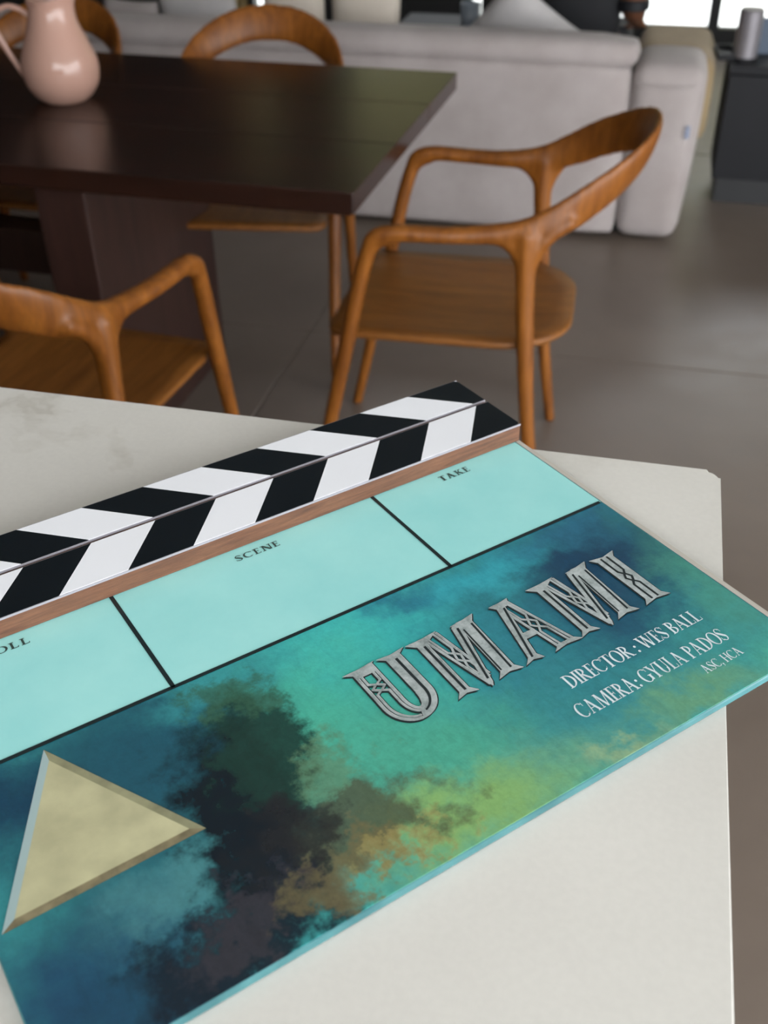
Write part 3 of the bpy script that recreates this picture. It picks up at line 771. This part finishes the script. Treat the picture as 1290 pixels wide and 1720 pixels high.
# curtain strip beside the slit window
bm = bmesh.new(); n = 20
f_, b_ = [], []
for k in range(n + 1):
    x = -2.56 + .10 * k / n; y = 6.62 + .018 * math.sin(k / n * 5 * PI)
    f_.append((bm.verts.new((x, y - .004, .02)), bm.verts.new((x, y - .004, 2.5)))); b_.append((bm.verts.new((x, y + .004, .02)), bm.verts.new((x, y + .004, 2.5))))
for k in range(n):
    bm.faces.new((f_[k][0], f_[k+1][0], f_[k+1][1], f_[k][1])); bm.faces.new((b_[k][0], b_[k][1], b_[k+1][1], b_[k+1][0]))
tag(obj('curtain', bm, M['curtain'], None, smooth=True), 'narrow straw coloured curtain beside the left bright window slit', 'curtain')

# ================================================================= BLACK CABINET
cab = thing('cabinet', 'low black cabinet right of the sofa', 'cabinet', (0, 0, 0))
CX0, CX1, CY0, CY1, CZ = .254, 1.9, 4.19, 4.53, .51
obj('body', boxm(CX0, CY0 + .02, .10, CX1, CY1, CZ - .03), M['black'], cab)
obj('plinth', boxm(CX0 + .02, CY0 + .05, 0, CX1 - .02, CY1 - .02, .10), M['blackpaint'], cab)
obj('top', boxm(CX0 - .004, CY0 - .004, CZ - .03, CX1, CY1, CZ, bev=.003), M['black'], cab)
for k in range(3):
    w_ = (CX1 - CX0) / 3
    obj('door', boxm(CX0 + k*w_ + .002, CY0, .105, CX0 + (k+1)*w_ - .002, CY0 + .019, CZ - .034, bev=.002), M['black'], cab)
cyl = thing('speaker', 'grey upright cylindrical speaker on the black cabinet', 'speaker', (.302, 4.285, CZ))
bm = bmesh.new(); lathe(bm, [(.040, 0), (.043, .004), (.043, .165), (.038, .172), (.020, .172)], 32); obj('body', bm, M['metal'], cyl, smooth=False)
bm = bmesh.new(); lathe(bm, [(.045, 0), (.045, .012), (.030, .012)], 32); obj('foot_ring', bm, M['black'], cyl)
bx_ = obj('box', boxm(-.03, -.02, 0, .03, .02, .12, bev=.003), plain('slate_blue_card', '#4a5666', .6)); bx_.location = (.372, 4.40, CZ); bx_.rotation_euler.z = .2
tag(bx_, 'dark blue-grey box standing behind the grey speaker', 'box')
tr = thing('tray', 'flat black tray overhanging the cabinet corner left of the speaker', 'tray', (.243, 4.335, CZ), .10)
obj('tray_base', boxm(-.04, -.08, 0, .03, .08, .006, bev=.002), M['black'], tr); bm = bmesh.new()
for a_ in ((-.04, -.08, .03, -.074), (-.04, .074, .03, .08), (-.04, -.074, -.034, .074), (.024, -.074, .03, .074)): box(bm, a_[0], a_[1], .006, a_[2], a_[3], .022)
obj('rim', bm, M['black'], tr)

# ================================================================= SEATED PERSON (black shirt, back to us)
per = thing('person', 'person in a black shirt sitting on the sofa, back turned, arm lowered', 'person', (-.315, 4.46, -.06))
def skin_mesh(pts, edges, rad, root=0, sub=2):
    me = bpy.data.meshes.new('sk'); me.from_pydata(pts, edges, []); o = bpy.data.objects.new('sk', me); COL.objects.link(o)
    m = o.modifiers.new('skin', 'SKIN'); m.use_smooth_shade = True
    for i, r in enumerate(rad): me.skin_vertices[0].data[i].radius = r if isinstance(r, tuple) else (r, r)
    me.skin_vertices[0].data[root].use_root = True
    s = o.modifiers.new('sub', 'SUBSURF'); s.levels = sub; s.render_levels = sub
    dg_ = bpy.context.evaluated_depsgraph_get(); dg_.update(); out = bpy.data.meshes.new_from_object(o.evaluated_get(dg_))
    bpy.data.objects.remove(o); return out
# pelvis at seat, facing +y; local origin on the floor under the pelvis
bp = [(0, -.02, .52), (0, -.05, .70), (0, -.05, .88), (0, -.03, 1.02), (0, .01, 1.12), (0, .03, 1.19), (0, .05, 1.28),
      (.19, -.03, 1.00), (.205, -.09, .87), (.196, -.08, .715), (.215, .07, .645),
      (-.19, -.03, 1.00), (-.27, .06, .77), (-.16, .26, .66), (-.13, .32, .64),
      (.10, .08, .51), (.13, .46, .52), (.13, .50, .28), (.13, .50, .13), (.13, .62, .10),
      (-.10, .08, .51), (-.13, .46, .52), (-.13, .50, .28), (-.13, .50, .13), (-.13, .62, .10)]
be = [(0,1),(1,2),(2,3),(3,4),(4,5),(5,6),(3,7),(7,8),(8,9),(9,10),(3,11),(11,12),(12,13),(13,14),(0,15),(15,16),(16,17),(17,18),(18,19),(0,20),(20,21),(21,22),(22,23),(23,24)]
br = [(.15,.11),(.135,.10),(.155,.11),(.13,.09),.055,.06,.075,(.06,.06),.060,.057,.032,.055,.042,.034,.024,(.085,.085),.065,.055,.04,.04,(.085,.085),.065,.055,.04,.04]
body = obj('body', skin_mesh(bp, be, br), M['skin'], per, smooth=True)
hm = bmesh.new(); bmesh.ops.create_uvsphere(hm, u_segments=24, v_segments=16, radius=1.0)
for v in hm.verts: v.co = Vector((v.co.x*.082, v.co.y*.10 + .045, v.co.z*.125 + 1.30))
obj('head', hm, M['skin'], per, smooth=True)
for nm, mt, (x, y, z, rx, ry, rz) in (('ear', 'skin', (.082, .045, 1.295, .012, .022, .032)), ('ear', 'skin', (-.082, .045, 1.295, .012, .022, .032)),
        ('nose', 'skin', (0, .148, 1.285, .013, .022, .022)), ('mouth', 'skin', (0, .138, 1.245, .024, .010, .006)),
        ('eye', 'hair', (.032, .130, 1.312, .011, .011, .011)), ('eye', 'hair', (-.032, .130, 1.312, .011, .011, .011))):
    fb = bmesh.new(); bmesh.ops.create_uvsphere(fb, u_segments=14, v_segments=10, radius=1.0)
    for v in fb.verts: v.co = Vector((v.co.x*rx + x, v.co.y*ry + y, v.co.z*rz + z))
    obj(nm, fb, M[mt], per, smooth=True)
hr = bmesh.new(); bmesh.ops.create_uvsphere(hr, u_segments=24, v_segments=16, radius=1.0)
for v in hr.verts: v.co = Vector((v.co.x*.092, v.co.y*.105 + .025, v.co.z*.115 + 1.335))
obj('hair', hr, M['hair'], per, smooth=True)
sp = [(0, -.03, .50), (0, -.06, .70), (0, -.06, .88), (0, -.03, 1.03), (.20, -.03, 1.00), (.208, -.08, .91), (-.20, -.03, 1.00), (-.255, .03, .86)]
shirt = obj('shirt', skin_mesh(sp, [(0,1),(1,2),(2,3),(3,4),(4,5),(3,6),(6,7)], [(.18,.13),(.165,.125),(.175,.13),(.13,.10),.075,.065,.075,.065]), M['shirt'], per, smooth=True)
tp = [(0, 0, .50), (.10, .10, .515), (.13, .46, .525), (.13, .50, .28), (.13, .50, .10), (-.10, .10, .515), (-.13, .46, .525), (-.13, .50, .28), (-.13, .50, .10)]
obj('trousers', skin_mesh(tp, [(0,1),(1,2),(2,3),(3,4),(0,5),(5,6),(6,7),(7,8)], [(.165,.12),.10,.078,.068,.058,.10,.078,.068,.058]), M['trousers'], per, smooth=True)
# right hand: palm and five fingers resting on the sofa arm
def hand(name, base, s):
    bx, by, bz = base; P = [(bx, by, bz), (bx, by + .03, bz - .03), (bx, by + .075, bz - .042)]; E_ = [(0,1),(1,2)]; R_ = [(.024,.018),(.034,.015),(.036,.012)]
    me_parts = bmesh.new(); m0 = skin_mesh(P, E_, R_, 0, 1); me_parts.from_mesh(m0)
    for k, (dx, ln) in enumerate(((-.028, .055), (-.010, .068), (.010, .064), (.027, .05))):
        q = [(bx + dx*.9, by + .065, bz - .040), (bx + dx, by + .075 + ln*.5, bz - .044), (bx + dx*1.05, by + .075 + ln*.8, bz - .052), (bx + dx*1.1, by + .075 + ln, bz - .062)]
        me_parts.from_mesh(skin_mesh(q, [(0,1),(1,2),(2,3)], [.009,.0085,.008,.007], 0, 1))
    q = [(bx - s*.02, by + .02, bz - .03), (bx - s*.045, by + .045, bz - .045), (bx - s*.052, by + .075, bz - .055)]
    me_parts.from_mesh(skin_mesh(q, [(0,1),(1,2)], [.012,.010,.008], 0, 1))
    return obj(name, me_parts, M['skin'], per, smooth=True)
hand('hand', (.22, .07, .650), 1); hand('hand', (-.13, .32, .64), -1)
bm = bmesh.new(); lathe(bm, [(.054, -.020), (.062, -.015), (.062, .015), (.054, .020)], 24); w_ = obj('watch', bm, M['black'], per, label='black wristwatch'); w_.location = (.197, -.079, .725)

# linked copies done; make sure every chair keeps its own tree
bpy.context.view_layer.update()
